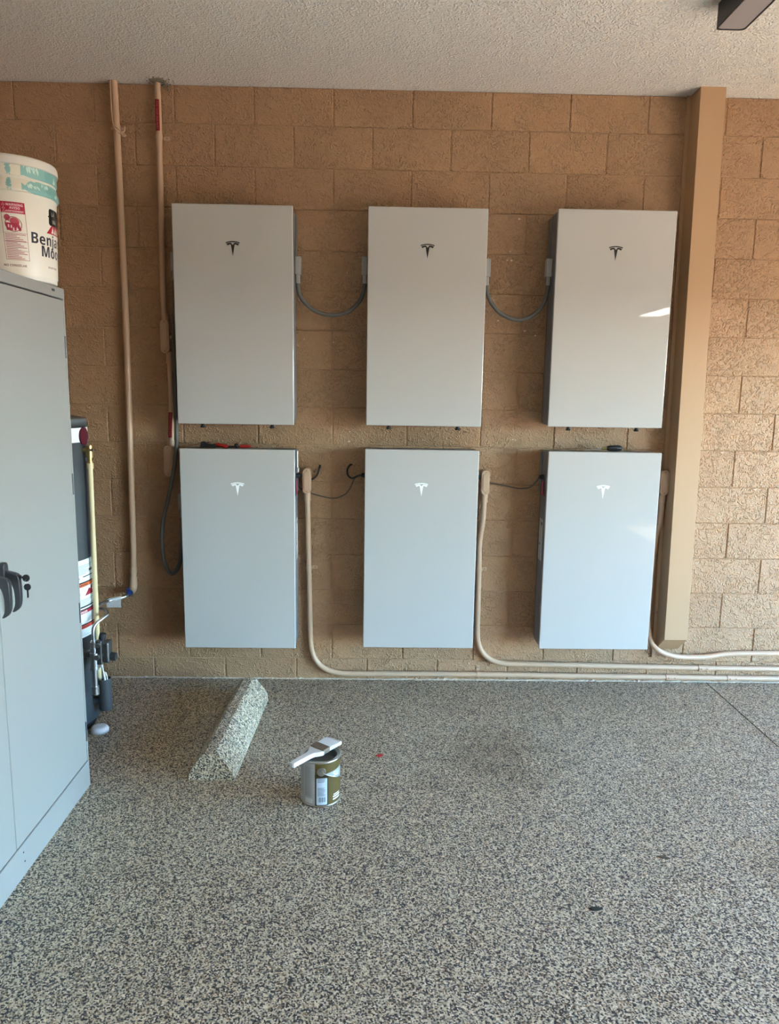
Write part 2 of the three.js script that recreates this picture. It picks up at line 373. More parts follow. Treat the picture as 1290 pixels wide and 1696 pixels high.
function battery(x, top, row, label, lit, extras = {}) {
  const t = thing('battery_unit', label, 'battery', [x + W / 2, top - HB, 0], row);
  const hw = W / 2;
  part('glass_front', box(-hw, hw, 0, HB, 0.192, 0.205, 0.005), M.glass, t);
  part('front_rim', box(-hw + 0.002, hw - 0.002, 0.002, HB - 0.002, 0.184, 0.1925), M.glassEdge, t);
  part('housing', box(-hw + 0.004, hw - 0.004, 0.006, HB - 0.004, 0.05, 0.185, 0.006), M.unitBody, t);
  part('back_bracket', box(-hw + 0.012, hw - 0.012, 0.012, HB - 0.008, 0.001, 0.051), M.unitDark, t);
  for (const s of [-1, 1]) {
    const a = s < 0 ? -hw - 0.001 : hw - 0.004;
    part('side_rail', box(a, a + 0.005, HB * 0.78, HB - 0.012, 0.02, 0.062, 0.002), M.unitBody, t);
    part('side_panel', box(a + 0.0006, a + 0.0044, 0.03, HB * 0.77, 0.07, 0.178, 0.002), M.unitBody, t);
    const f = part('foot', lathe([[0.0001, -0.02], [0.012, -0.02], [0.013, -0.013], [0.008, -0.008], [0.0085, -0.002], [0.005, 0.008], [0.0001, 0.008]], 18), M.blackRubber, t);
    f.position.set(s * 0.18, 0, 0.16); if (row.startsWith('lower')) f.scale.y = 0.4;
  }
  const e = part(lit ? 'logo_light' : 'logo', emblem, lit ? M.logoLit : M.logoBlack, t, lit ? 'glowing white T-shaped logo' : 'black T-shaped logo');
  e.position.set(0, HB - 0.2085, 0.2046);
  for (const s of extras.glands ?? []) {
    const y = extras.glandY ?? HB - 0.155, gx = s * (hw - 0.004);
    part('cable_gland', [cyl([gx, y, 0.1], [gx + s * 0.012, y, 0.1], 0.013, 0.013, 8), cyl([gx + s * 0.012, y, 0.1], [gx + s * 0.023, y, 0.1], 0.0115, 0.01, 14)], M.blackRubber, t);
  }
  for (const s of extras.sideLabels ?? []) {
    const g = new THREE.PlaneGeometry(0.075, 0.225).rotateY(s * Math.PI / 2).translate(s * (hw + 0.0012), HB - 0.485, 0.12);
    part('data_label', g, std(0xffffff, 0.5, 0, { map: specLabel }), t, 'white data label on the side');
    const k = new THREE.PlaneGeometry(0.06, 0.075).rotateY(s * Math.PI / 2).translate(s * (hw + 0.0012), HB - 0.205, 0.112);
    part('warning_label', k, std(0xffffff, 0.5, 0, { map: warnLabel }), t, 'red warning label on the side');
  }
  if (extras.clip) part('clip', [box(hw, hw + 0.009, HB - 0.11, HB - 0.012, 0.1, 0.13, 0.003), box(hw, hw + 0.014, HB - 0.125, HB - 0.1, 0.095, 0.135, 0.003)], M.zinc, t, 'bright metal clip');
  return t;
}
const UP = 'upper row of batteries', LO = 'lower row of batteries';
battery(-0.8305, 2.5366, UP, 'white glass battery with black logo, upper row, nearest the vertical conduits', false);
battery(0.1377, 2.5412, UP, 'white glass battery with black logo, middle of the upper row', false);
battery(1.0817, 2.5479, UP, 'white glass battery with black logo, upper row, beside the duct cover', false);
battery(-0.8279, 1.3314, LO, 'white glass battery with glowing logo, lower row, with red pliers on top', true, { glands: [1], glandY: HB - 0.147, clip: true, sideLabels: [1] });
battery(0.1338, 1.3410, LO, 'white glass battery with glowing logo, middle of the lower row', true, { glands: [-1, 1], glandY: HB - 0.149 });
battery(1.0928, 1.3421, LO, 'white glass battery with glowing logo, lower row, screwdriver on top', true, { glands: [-1], glandY: HB - 0.147, sideLabels: [-1] });

// link cables with plug blocks
function plug(parent, x, yTop, side) {   // side: which way it sticks out
  const a = side > 0 ? x : x - 0.03, b = side > 0 ? x + 0.03 : x;
  const p = part('plug', [box(a, b, yTop - 0.09, yTop, 0.095, 0.14, 0.004), box(a + 0.005, b - 0.005, yTop - 0.132, yTop - 0.085, 0.1, 0.132, 0.004)], M.connector, parent, 'grey plug block');
  part('latch', box(side > 0 ? b - 0.003 : a + 0.001, side > 0 ? b - 0.001 : a + 0.003, yTop - 0.12, yTop - 0.085, 0.108, 0.126), M.unitDark, p);
}
{
  const c = thing('link_cable', 'grey cable looping between the first two upper batteries', 'cable', [0, 0, 0], 'battery link cables');
  plug(c, -0.2322, 2.308, 1); plug(c, 0.1367, 2.312, -1);
  part('sheath', tube([[-0.2172, 2.19, 0.116], [-0.2175, 2.15, 0.116], [-0.198, 2.1, 0.112], [-0.138, 2.0465, 0.105], [-0.0507, 2.024, 0.1], [0.0336, 2.0404, 0.105], [0.0957, 2.093, 0.112], [0.119, 2.152, 0.116], [0.1217, 2.19, 0.116]], 0.0105), M.cable, c);
}
{
  const c = thing('link_cable', 'grey cable looping between the last two upper batteries', 'cable', [0, 0, 0], 'battery link cables');
  plug(c, 0.736, 2.314, 1); plug(c, 1.0807, 2.32, -1);
  part('sheath', tube([[0.7495, 2.195, 0.116], [0.7545, 2.15, 0.116], [0.775, 2.1047, 0.112], [0.8339, 2.0448, 0.105], [0.9235, 2.0158, 0.1], [1.0, 2.0417, 0.105], [1.047, 2.0942, 0.112], [1.0645, 2.16, 0.116], [1.0657, 2.2, 0.116]], 0.0105), M.cable, c);
}
{
  const c = thing('link_cable', 'dark grey cable hanging in a long loop beside the leftmost batteries', 'cable', [0, 0, 0], 'battery link cables');
  plug(c, -0.8315, 2.315, -1); plug(c, -0.829, 1.086, -1);
  part('sheath', tube([[-0.8465, 2.19, 0.116], [-0.85, 2.1, 0.112], [-0.868, 1.896, 0.085], [-0.87, 1.615, 0.08], [-0.87, 1.3926, 0.082], [-0.874, 1.312, 0.086], [-0.891, 1.198, 0.09], [-0.921, 1.066, 0.088], [-0.9545, 0.933, 0.085], [-0.9677, 0.833, 0.082], [-0.9618, 0.715, 0.08], [-0.93, 0.637, 0.085], [-0.893, 0.651, 0.095], [-0.863, 0.72, 0.106], [-0.849, 0.85, 0.114], [-0.844, 0.965, 0.116]], 0.0105, 120), M.cable, c);
}
// small control wires
{
  const a = thing('control_wire', 'short black wire entering the block wall above the first offset conduit', 'wire', [0, 0, 0], 'control wires');
  part('insulation', tube([[-0.2118, 1.1844, 0.1], [-0.2125, 1.182, 0.06], [-0.2125, 1.178, 0.02], [-0.2, 1.168, 0.007], [-0.162, 1.155, 0.0075], [-0.131, 1.1786, 0.02], [-0.118, 1.215, 0.018], [-0.1145, 1.232, -0.004]], 0.0052, 40), M.black, a);
  const b = thing('control_wire', 'black wire curling from the middle lower battery into the wall', 'wire', [0, 0, 0], 'control wires');
  part('insulation', tube([[0.1145, 1.192, 0.1], [0.093, 1.184, 0.08], [0.063, 1.1692, 0.055], [0.04, 1.185, 0.04], [0.037, 1.215, 0.028], [0.05, 1.236, 0.015], [0.0595, 1.2385, -0.004]], 0.0052, 40), M.black, b);
  const c = thing('control_wire', 'thin grey wire sagging between the first two lower batteries', 'wire', [0, 0, 0], 'control wires');
  part('insulation', tube([[-0.227, 1.12, 0.045], [-0.21, 1.098, 0.016], [-0.1441, 1.0722, 0.008], [-0.0452, 1.0535, 0.02], [0.0207, 1.0744, 0.03], [0.0535, 1.1148, 0.04], [0.075, 1.165, 0.06], [0.095, 1.183, 0.082]], 0.0034, 60), M.wire, c);
  const d = thing('control_wire', 'thin grey wire between the last two lower batteries', 'wire', [0, 0, 0], 'control wires');
  part('insulation', tube([[0.751, 1.192, 0.1], [0.7585, 1.19, 0.05], [0.76, 1.18, 0.014], [0.775, 1.165, 0.0065], [0.8296, 1.1483, 0.008], [0.9132, 1.1327, 0.012], [0.9868, 1.1203, 0.015], [1.04, 1.13, 0.03], [1.066, 1.17, 0.075], [1.071, 1.194, 0.1]], 0.0036, 60), M.wire, d);
}

// ---------------------------------------------------------------- conduits
function conduitBody(parent, x, yTop, yBot, z = 0.036, w = 0.046) {
  const h = yTop - yBot, yc = (yTop + yBot) / 2;
  const b = part('conduit_body', extrude(stadium(w - 0.006, h - 0.006), 0.034, 0.003).translate(x, yc, z - 0.02), M.tanPipe, parent);
  const c = part('cover_plate', extrude(stadium(w - 0.004, h - 0.004), 0.003, 0.001).translate(x, yc, z + 0.0175), M.tanPipe, b);
  part('raised_panel', extrude(stadium(w - 0.02, h - 0.04), 0.0025, 0.0015).translate(x, yc, z + 0.022), M.tanPipe, parent);
  for (const s of [-1, 1]) part('screw', cyl([x, yc + s * (h / 2 - 0.012), z + 0.021], [x, yc + s * (h / 2 - 0.012), z + 0.0235], 0.0032, 0.0032, 10), M.tanDark, parent);
}
const collar = (parent, a, b, r) => part('coupling', [cyl(a, b, r, r, 24), cyl(a, [a[0] + (b[0] - a[0]) * 0.18, a[1] + (b[1] - a[1]) * 0.18, a[2]], r * 1.12, r * 1.12, 8)], M.tanPipe, parent);
function strap(parent, x, y, z, r, side, vertical = true) {   // one-hole strap
  const g = [], ring = new THREE.TorusGeometry(r + 0.001, 0.0022, 8, 24);
  const band = new THREE.CylinderGeometry(r + 0.003, r + 0.003, 0.018, 24, 1, false);
  if (vertical) { g.push(band.translate(x, y, z)); g.push(box(x + side * (r + 0.001) - (side < 0 ? 0.03 : 0), x + side * (r + 0.001) + (side > 0 ? 0.03 : 0), y - 0.009, y + 0.009, 0.001, 0.005, 0.001)); } else { g.push(band.rotateZ(Math.PI / 2).translate(x, y, z)); g.push(box(x - 0.009, x + 0.009, y + r, y + r + 0.03, 0.001, 0.005, 0.001)); }
  const s = part('strap', g, M.tanPipe, parent);
  const q = vertical ? [x + side * (r + 0.019), y] : [x, y + r + 0.019];
  part('screw', cyl([...q, 0.004], [...q, 0.008], 0.004, 0.004, 10), M.tanDark, s);
}
function setScrewCoupling(parent, x, y, z, r) {
  const c = part('coupling', cyl([x - 0.03, y, z], [x + 0.03, y, z], r + 0.0022, r + 0.0022, 24), M.tanPipe, parent);
  for (const s of [-1, 1]) part('set_screw', cyl([x + s * 0.018, y, z + r], [x + s * 0.018, y, z + r + 0.006], 0.0035, 0.0035, 10), M.tanDark, c);
  part('seam', cyl([x - 0.0312, y, z], [x - 0.0296, y, z], r + 0.003, r + 0.003, 24), M.tanDark, c);
}
const R = 0.0147, G = 'tan conduits from the lower batteries';
{
  const t = thing('electrical_conduit', 'tan conduit from the first lower battery bending along the floor, lowest pipe', 'conduit', [0, 0, 0], G);
  conduitBody(t, -0.183, 1.219, 1.081);
  collar(t, [-0.181, 1.04, 0.034], [-0.1815, 1.085, 0.034], 0.0185);
  part('pipe', bentPipe([[-0.181, 1.06, 0.034], [-0.178, 0.936, 0.03], [-0.174, 0.66, 0.025], [-0.162, 0.043, 0.025], [0.79, 0.045, 0.025], [2.2, 0.035, 0.025], [4.69, 0.03, 0.025]], R, 0.2), M.tanPipe, t);
  strap(t, -0.174, 0.66, 0.025, R, 1);
  strap(t, 0.793, 0.045, 0.025, R, 1, false);
  setScrewCoupling(t, 1.905, 0.0372, 0.025, R); setScrewCoupling(t, 2.262, 0.0348, 0.025, R);
}
{
  const t = thing('electrical_conduit', 'tan conduit from the middle lower battery, middle of the floor-level pipes', 'conduit', [0, 0, 0], G);
  conduitBody(t, 0.7915, 1.2225, 1.086);
  collar(t, [0.791, 1.045, 0.034], [0.7915, 1.09, 0.034], 0.0185);
  part('pipe', bentPipe([[0.7912, 1.065, 0.034], [0.789, 0.935, 0.03], [0.7735, 0.83, 0.025], [0.776, 0.69, 0.025], [0.781, 0.112, 0.025], [1.2, 0.107, 0.025], [2.09, 0.094, 0.025], [4.69, 0.086, 0.025]], R, 0.19), M.tanPipe, t);
  strap(t, 0.776, 0.66, 0.025, R, 1);
  setScrewCoupling(t, 2.09, 0.094, 0.025, R);
}
{
  const t = thing('electrical_conduit', 'tan conduit from the last lower battery curving under the duct cover', 'conduit', [0, 0, 0], G);
  conduitBody(t, 1.7745, 1.2365, 1.096);
  collar(t, [1.773, 1.055, 0.034], [1.774, 1.1, 0.034], 0.0185);
  part('pipe', tube([[1.7732, 1.08, 0.034], [1.7732, 0.96, 0.032], [1.759, 0.87, 0.028], [1.751, 0.76, 0.026], [1.75, 0.5, 0.026], [1.748, 0.36, 0.034], [1.766, 0.26, 0.05], [1.805, 0.213, 0.067], [1.8775, 0.183, 0.063], [1.952, 0.168, 0.05], [2.088, 0.164, 0.034], [2.2, 0.1775, 0.025], [2.32, 0.183, 0.022], [2.6, 0.185, 0.022], [3.6, 0.185, 0.022], [4.69, 0.185, 0.022]], R, 200, 16), M.tanPipe, t);
}
// two vertical pipes left of the batteries
{
  const t = thing('gas_pipe', 'tan gas pipe down the wall behind the water heater, with a wire tied on', 'pipe');
  const r = 0.0165, z = 0.03;
  part('pipe', tube([[-1.143, H, z], [-1.138, 2.936, z], [-1.131, 2.08, z], [-1.135, 1.4, z], [-1.141, 0.789, z], [-1.148, 0.56, z]], r, 60, 18), M.tanPipe, t);
  part('elbow', [tube([[-1.148, 0.6, z], [-1.1495, 0.545, z], [-1.153, 0.528, z + 0.012], [-1.158, 0.52, z + 0.035]], 0.021, 24, 16), cyl([-1.146, 0.655, z], [-1.147, 0.62, z], 0.0195)], M.tanPipe, t);
  part('wire', tube([[-1.158, H, z + 0.01], [-1.157, 3.06, z + 0.014], [-1.155, 2.98, z + 0.014], [-1.147, 2.94, z + 0.02], [-1.128, 2.925, z + 0.02], [-1.117, 2.915, z + 0.005]], 0.0035, 40, 8), M.tanPipe, t);
  part('strap', [cyl([-1.139, 2.93, z], [-1.139, 2.945, z], r + 0.003), box(-1.175, -1.104, 2.93, 2.943, 0.001, 0.006, 0.001), box(-1.122, -1.104, 2.895, 2.912, 0.001, 0.03, 0.003)], M.tanPipe, t);
  part('wire_knot', [tube([[-1.12, 2.945, 0.02], [-1.1, 2.935, 0.03], [-1.102, 2.918, 0.028], [-1.118, 2.91, 0.03], [-1.108, 2.897, 0.03], [-1.095, 2.9, 0.02]], 0.004, 30, 8), tube([[-1.152, 2.935, 0.05], [-1.138, 2.918, 0.05], [-1.12, 2.9, 0.04]], 0.0032, 20, 8)], M.tanPipe, t);
}
const redLabel = canvasTex(64, 512, (c, w, h) => {
  c.fillStyle = '#8c0d19'; c.fillRect(0, 0, w, h); c.fillStyle = '#b4636a';
  let y = 24; const q = [9, 12, 7, 10]; let k = 0;
  while (y < h - 26) { const l = q[k++ % 4]; c.fillRect(18 + (k % 3) * 3, y, 26 - (k % 2) * 5, l); y += l + (k % 7 === 0 ? 16 : 6); }
});
{
  const t = thing('electrical_conduit', 'tan vertical conduit with two red stickers left of the batteries', 'conduit');
  const z = 0.03, r = 0.0148, top = tube([[-0.926, H, z], [-0.926, 2.9, z], [-0.931, 2.083, z], [-0.924, 2.0, z]], r, 40, 18);
  part('pipe', top, M.tanPipe, t);
  part('pipe', tube([[-0.908, 1.8, z], [-0.9075, 1.77, z], [-0.9075, 1.519, z], [-0.917, 1.33, z], [-0.918, 1.31, z]], r, 40, 18), M.tanPipe, t);
  conduitBody(t, -0.9235, 1.992, 1.818, 0.04, 0.047);
  conduitBody(t, -0.9265, 1.333, 1.166, 0.04, 0.047);
  collar(t, [-0.9265, 2.022, z], [-0.924, 1.985, z], 0.019); collar(t, [-0.907, 1.768, z], [-0.9085, 1.825, z], 0.0185); collar(t, [-0.9155, 1.362, z], [-0.917, 1.325, z], 0.019);
  part('side_outlet', cyl([-0.905, 1.9, 0.035], [-0.868, 1.9, 0.035], 0.013), M.tanPipe, t);
  strap(t, -0.9265, 2.893, z, r, 1);
  const lm = std(0xffffff, 0.5, 0, { map: redLabel });
  const wrap = (y0, y1, x0, x1) => { const g = new THREE.CylinderGeometry(r + 0.0008, r + 0.0008, y1 - y0, 16, 6, true, -1.15, 1.75); const m = new THREE.Matrix4().set(1, (x1 - x0) / (y1 - y0), 0, (x0 + x1) / 2, 0, 1, 0, (y0 + y1) / 2, 0, 0, 1, z, 0, 0, 0, 1); return g.applyMatrix4(m); };
  part('warning_sticker', wrap(2.918, 3.066, -0.9262, -0.926), lm, t, 'red warning sticker near the ceiling');
  part('warning_sticker', wrap(1.375, 1.51, -0.9145, -0.908), lm, t, 'red warning sticker lower down');
  // crumbly sealant where the conduit meets the ceiling
  const g = new THREE.SphereGeometry(1, 40, 18, 0, Math.PI * 2, Math.PI / 2, Math.PI / 2), p = g.attributes.position;
  for (let i = 0; i < p.count; i++) { const k = 0.75 + 0.5 * rnd(); p.setXYZ(i, p.getX(i) * 0.04 * k, p.getY(i) * 0.005 * (0.2 + 1.6 * rnd()), p.getZ(i) * 0.035 * k); }
  g.computeVertexNormals(); g.translate(-0.92, H + 0.001, 0.045);
  part('sealant', g, M.sealant, t, 'crumbly grey sealant at the ceiling');
  const bits = []; for (let i = 0; i < 46; i++) bits.push(new THREE.IcosahedronGeometry(rr(0.0015, 0.004), 0).translate(-0.888 + rr(-0.016, 0.022), H - rr(0, 0.05) * rnd(), rr(0.001, 0.01)));
  for (let i = 0; i < 70; i++) { const q = rr(0, 6.28), d = 0.02 + 0.05 * rnd(); bits.push(new THREE.IcosahedronGeometry(rr(0.0015, 0.0045), 0).translate(-0.918 + Math.cos(q) * d * 1.2, H, 0.04 + Math.sin(q) * d * 0.8)); }
  part('sealant_crumbs', bits, M.sealant, t);
}

// ---------------------------------------------------------------- ceiling light above, unlit
function ceilingLight(label, x, z0, len, y, lit, w = 0.117) {
  const t = thing('ceiling_light', label, 'ceiling light', [x, y, z0]);
  const d = 0.088, hw = w / 2;
  const plan = (e) => { const s = new THREE.Shape(), r = 0.022; const a = hw - e, l0 = -len + e, l1 = -e; s.moveTo(-a + r, l0); s.lineTo(a - r, l0); s.quadraticCurveTo(a, l0, a, l0 + r); s.lineTo(a, l1 - r); s.quadraticCurveTo(a, l1, a - r, l1); s.lineTo(-a + r, l1); s.quadraticCurveTo(-a, l1, -a, l1 - r); s.lineTo(-a, l0 + r); s.quadraticCurveTo(-a, l0, -a + r, l0); return s; };
  const outer = plan(0); outer.holes.push(plan(0.006));
  part('housing', extrude(outer, d).rotateX(-Math.PI / 2).translate(0, -d, 0), M.fixture, t);
  part('back_plate', extrude(plan(0.005), 0.01).rotateX(-Math.PI / 2).translate(0, -0.012, 0), M.fixture, t);
  const face = extrude(plan(0.0065), 0.004).rotateX(-Math.PI / 2).translate(0, -d + 0.002, 0);
  part('diffuser', face, lit ? std(lin(0.9, 0.88, 0.8), 0.6, 0, { emissive: lin(1, 0.93, 0.76), emissiveIntensity: 5.0 }) : M.diffuser, t, lit ? 'glowing warm white diffuser' : 'unlit grey diffuser');
  if (lit) { const l = new THREE.RectAreaLight(new THREE.Color(1, 0.93, 0.76), 5.0, w - 0.02, len - 0.02); l.name = 'lamp_light'; l.position.set(0, -d - 0.004, len / 2); l.rotation.x = -Math.PI / 2; t.add(l); }
  return t;
}
ceilingLight('black framed linear ceiling light with grey diffuser, switched off', 1.562, 0.905, 1.22, H, false);

// ---------------------------------------------------------------- storage cabinet
{
  const XF = -0.983, zA = 1.176, zB = 2.4, top = 2.0;
  const t = thing('storage_cabinet', 'tall light grey steel storage cabinet with two doors', 'cabinet', [XF, 0, 0]);
  part('carcass', [box(-0.61, -0.065, 0, top, zA, zB, 0.003)], M.cabinet, t);
  part('header', box(-0.066, 0, 1.962, top, zA, zB, 0.003), M.cabinet, t);
  part('plinth', box(-0.066, 0.001, 0, 0.114, zA, zB, 0.004), M.cabinet, t);
  part('side_post', box(-0.066, -0.001, 0.114, 1.962, zA, zA + 0.014, 0.002), M.cabinet, t);
  part('side_post', box(-0.066, -0.001, 0.114, 1.962, zB - 0.014, zB, 0.002), M.cabinet, t);
  part('nameplate_slot', box(-0.002, 0.0012, 1.981, 1.989, 1.262, 1.286, 0.001), M.cabinetGap, t, 'small dark slot in the header');
  for (const [y, z] of [[0.086, 1.766], [0.05, 1.76]]) part('rivet', cyl([0, y, z], [0.0022, y, z], 0.003), M.cabinetGap, t);
  for (const [z0, z1, hinge, sgn, hz] of [[zA + 0.018, 1.803, zA + 0.017, 1, 1.776], [1.807, zB - 0.018, zB - 0.017, -1, 1.842]]) {
    const d = part('door', box(-0.02, 0, 0.119, 1.957, z0, z1, 0.003), M.cabinet, t);
    for (const y of [1.786, 1.267, 0.749, 0.245]) part('hinge', cyl([0.0005, y - 0.041, hinge], [0.0005, y + 0.041, hinge], 0.0035, 0.0035, 10), M.handle, d);
    // swing handle: plate, stem, hanging grip
    const grip = new THREE.Shape();
    grip.moveTo(0, 1.063); grip.quadraticCurveTo(0.034, 1.06, 0.048, 1.052); grip.quadraticCurveTo(0.053, 1.046, 0.053, 1.03); grip.quadraticCurveTo(0.056, 0.975, 0.05, 0.955); grip.quadraticCurveTo(0.044, 0.938, 0.032, 0.935);
    grip.quadraticCurveTo(0.041, 0.948, 0.042, 0.965); grip.quadraticCurveTo(0.044, 1.01, 0.03, 1.032); grip.lineTo(0, 1.032); grip.closePath();
    const hdl = part('handle', [extrude(grip, 0.016, 0.003).translate(0, 0, hz - 0.008), extrude(stadium(0.026, 0.075), 0.01, 0.003).rotateY(Math.PI / 2).translate(0.001, 1.052, hz)], M.handle, d, 'dark metal swing handle');
    if (sgn > 0) {
      part('lock_barrel', cyl([0.05, 1.044, hz], [0.058, 1.044, hz], 0.008), M.darkSteel, t);
      const k = part('key', [box(0.056, 0.064, 1.0415, 1.0465, hz - 0.001, hz + 0.001), new THREE.CylinderGeometry(0.0115, 0.0115, 0.003, 24).rotateX(Math.PI / 2).translate(0.0745, 1.042, hz)], M.handle, t, 'dark key in the lock');
      part('key_ring', new THREE.TorusGeometry(0.0075, 0.001, 8, 24).rotateY(0.5).translate(0.077, 1.03, hz), M.steel, t);
      part('spare_key', [new THREE.CylinderGeometry(0.011, 0.011, 0.003, 24).rotateX(Math.PI / 2).translate(0.077, 1.013, hz), box(0.0745, 0.0795, 0.982, 1.005, hz - 0.001, hz + 0.001), box(0.0745, 0.0785, 0.978, 0.99, hz - 0.001, hz + 0.001)], M.handle, t, 'dark spare key hanging from the ring');
    }
  }
}

// ---------------------------------------------------------------- paint bucket on the cabinet
{
  const cx = -1.105, cz = 1.285, t = thing('paint_bucket', 'large white plastic paint bucket with printed wrap on top of the cabinet', 'bucket', [cx, 2.0, cz]);
  part('pail', lathe([[0, 0.001], [0.128, 0.001], [0.133, 0.006], [0.143, 0.3], [0.1432, 0.395], [0.13, 0.395], [0.128, 0.02], [0, 0.02]], 72), M.bucket, t);
  const splash = canvasTex(1024, 128, (c, w, h) => {
    c.fillStyle = '#e6e0cf'; c.fillRect(0, 0, w, h);
    let s = 7; const q = () => (s = (s * 16807) % 2147483647) / 2147483647;
    const deg = (d) => (d / 360) * w;
    const blob = (a, b, y0, y1, col) => { c.fillStyle = col; c.beginPath(); const n = 26; for (let i = 0; i <= n; i++) { const e = Math.min(1, i / 5, (n - i) / 5), x = deg(a + (b - a) * i / n), m = (y0 + y1) / 2; c.lineTo(x, m + (y0 - m) * (0.25 + 0.75 * e) + (q() - 0.5) * 26); } for (let i = n; i >= 0; i--) { const e = Math.min(1, i / 5, (n - i) / 5), x = deg(a + (b - a) * i / n) + (q() - 0.5) * 10, m = (y0 + y1) / 2; c.lineTo(x, m + (y1 - m) * (0.25 + 0.75 * e) + (q() - 0.5) * 30); } c.closePath(); c.fill(); };
    blob(37, 150, 16, 118, '#8cc0bb'); blob(70, 130, 40, 96, '#7db5b1'); blob(19, 25, 20, 90, '#8cbcb8'); blob(44, 60, 50, 60, '#d9efe6'); blob(64, 76, 30, 40, '#cfe8e0'); blob(88, 96, 70, 84, '#d6ece4');
  });
  const ringMat = std(0xffffff, 0.35, 0, { map: splash });
  part('rim_ring', lathe([[0.1425, 0.338], [0.1465, 0.339], [0.148, 0.343], [0.1475, 0.374], [0.1455, 0.378], [0.1425, 0.378]], 72), ringMat, t, 'ring splashed with teal paint');
  part('rim_ring', lathe([[0.142, 0.287], [0.149, 0.289], [0.1525, 0.294], [0.1515, 0.306], [0.147, 0.318], [0.1455, 0.33], [0.142, 0.332]], 72), ringMat, t, 'lower ring splashed with teal paint');
  part('lid', lathe([[0.1425, 0.374], [0.1515, 0.372], [0.1535, 0.378], [0.1525, 0.395], [0.149, 0.404], [0.141, 0.406], [0.136, 0.398], [0, 0.396]], 72), M.lid, t);
  // printed wrap: 200 degrees of the pail
  const a0 = -60, a1 = 130, PW = 1520, PH = 880, y0 = 0.018, y1 = 0.288;
  const wrapTex = canvasTex(PW, PH, (c) => {
    const X = (d) => ((d - a0) / (a1 - a0)) * PW, Y = (y) => (1 - (y - 2 - y0) / (y1 - y0)) * PH, m = PH / (y1 - y0);
    c.fillStyle = '#ece7da'; c.fillRect(0, 0, PW, PH);
    // warning panel, printed a little askew
    const L = X(9.5), Rr = X(39.5), T = Y(2.252), B = Y(2.066), w = Rr - L, h = B - T;
    c.save(); c.translate(L, T); c.transform(1, 0, 0.05, 1, 0, 0);
    c.strokeStyle = '#9e3346'; c.lineWidth = 4; c.strokeRect(0, 0, w, h);
    c.fillStyle = '#b8203f'; c.fillRect(0, 0, w, h * 0.19);
    c.fillStyle = '#f3d9dc'; c.textAlign = 'center'; c.textBaseline = 'middle';
    c.font = 'bold 36px sans-serif'; c.fillText('WARNING', w * 0.58, h * 0.035 + 6, w * 0.72); c.fillText('AVISO', w * 0.58, h * 0.1, w * 0.6); c.font = 'bold 28px sans-serif'; c.fillText('AVERTISSEMENT', w * 0.57, h * 0.158, w * 0.75);
    c.strokeStyle = '#f3d9dc'; c.lineWidth = 3;
    for (const y of [0.04, 0.1, 0.158]) { c.beginPath(); c.moveTo(w * 0.06, h * y + 12); c.lineTo(w * 0.12, h * y - 12); c.lineTo(w * 0.18, h * y + 12); c.closePath(); c.stroke(); }
    // pictogram: a small child leaning into a pail, struck out
    c.fillStyle = '#c05063'; c.beginPath(); c.ellipse(w * 0.22, h * 0.27, w * 0.13, h * 0.055, 0, 0, 7); c.fill();
    c.beginPath(); c.ellipse(w * 0.52, h * 0.33, w * 0.2, h * 0.062, 0.35, 0, 7); c.fill();
    c.fillStyle = '#b8344f'; c.beginPath(); c.moveTo(w * 0.12, h * 0.36); c.lineTo(w * 0.62, h * 0.36); c.lineTo(w * 0.55, h * 0.49); c.lineTo(w * 0.16, h * 0.49); c.closePath(); c.fill();
    c.beginPath(); c.moveTo(w * 0.5, h * 0.36); c.lineTo(w * 0.66, h * 0.35); c.lineTo(w * 0.78, h * 0.47); c.lineTo(w * 0.7, h * 0.5); c.closePath(); c.fill();
    c.fillStyle = '#f0d5d6'; for (const [a, b] of [[0.22, 0.39], [0.33, 0.4], [0.42, 0.44]]) c.fillRect(w * a, h * b, w * 0.06, h * 0.05);
    c.strokeStyle = '#8e2c40'; c.lineWidth = 7; c.beginPath(); c.ellipse(w * 0.46, h * 0.38, w * 0.34, h * 0.125, 0, 0, 7); c.stroke(); c.beginPath(); c.moveTo(w * 0.2, h * 0.3); c.lineTo(w * 0.72, h * 0.46); c.stroke();
    c.strokeStyle = '#9e3346'; c.lineWidth = 3; for (const y of [0.53, 0.68, 0.84]) { c.beginPath(); c.moveTo(0, h * y); c.lineTo(w, h * y); c.stroke(); }
    c.fillStyle = '#b36a74'; for (let y = 0.55, k = 0; y < 0.98; y += 0.028, k++) c.fillRect(w * 0.05, h * y, w * (0.88 - 0.13 * ((k * 7) % 4)), h * 0.012);
    c.restore();
    c.textAlign = 'left'; c.textBaseline = 'alphabetic'; c.fillStyle = '#7c3038'; c.font = 'bold 34px sans-serif'; c.fillText('NO CONGELAR', X(9), Y(2.044), X(45) - X(9));
    c.font = 'bold 26px sans-serif'; c.fillText('DO NOT FREEZE', X(73), Y(2.052));
    c.fillStyle = '#15172f'; const cap = 0.036 * m; c.font = `bold ${Math.round(cap / 0.72)}px sans-serif`;
    c.fillText('Benjamin', X(45), Y(2.128)); c.fillText('Moore', X(60), Y(2.0885));
    c.fillStyle = '#181b1c'; c.beginPath(); c.roundRect(X(77), Y(2.255), X(122) - X(77), 0.056 * m, 30); c.fill();
    c.beginPath(); c.moveTo(X(75), Y(2.228)); c.lineTo(X(78), Y(2.233)); c.lineTo(X(78), Y(2.222)); c.fill();
    c.fillStyle = '#d4d2c8'; c.font = '58px sans-serif'; c.fillText('LA', X(83), Y(2.232)); c.fillText('WA', X(85), Y(2.207));
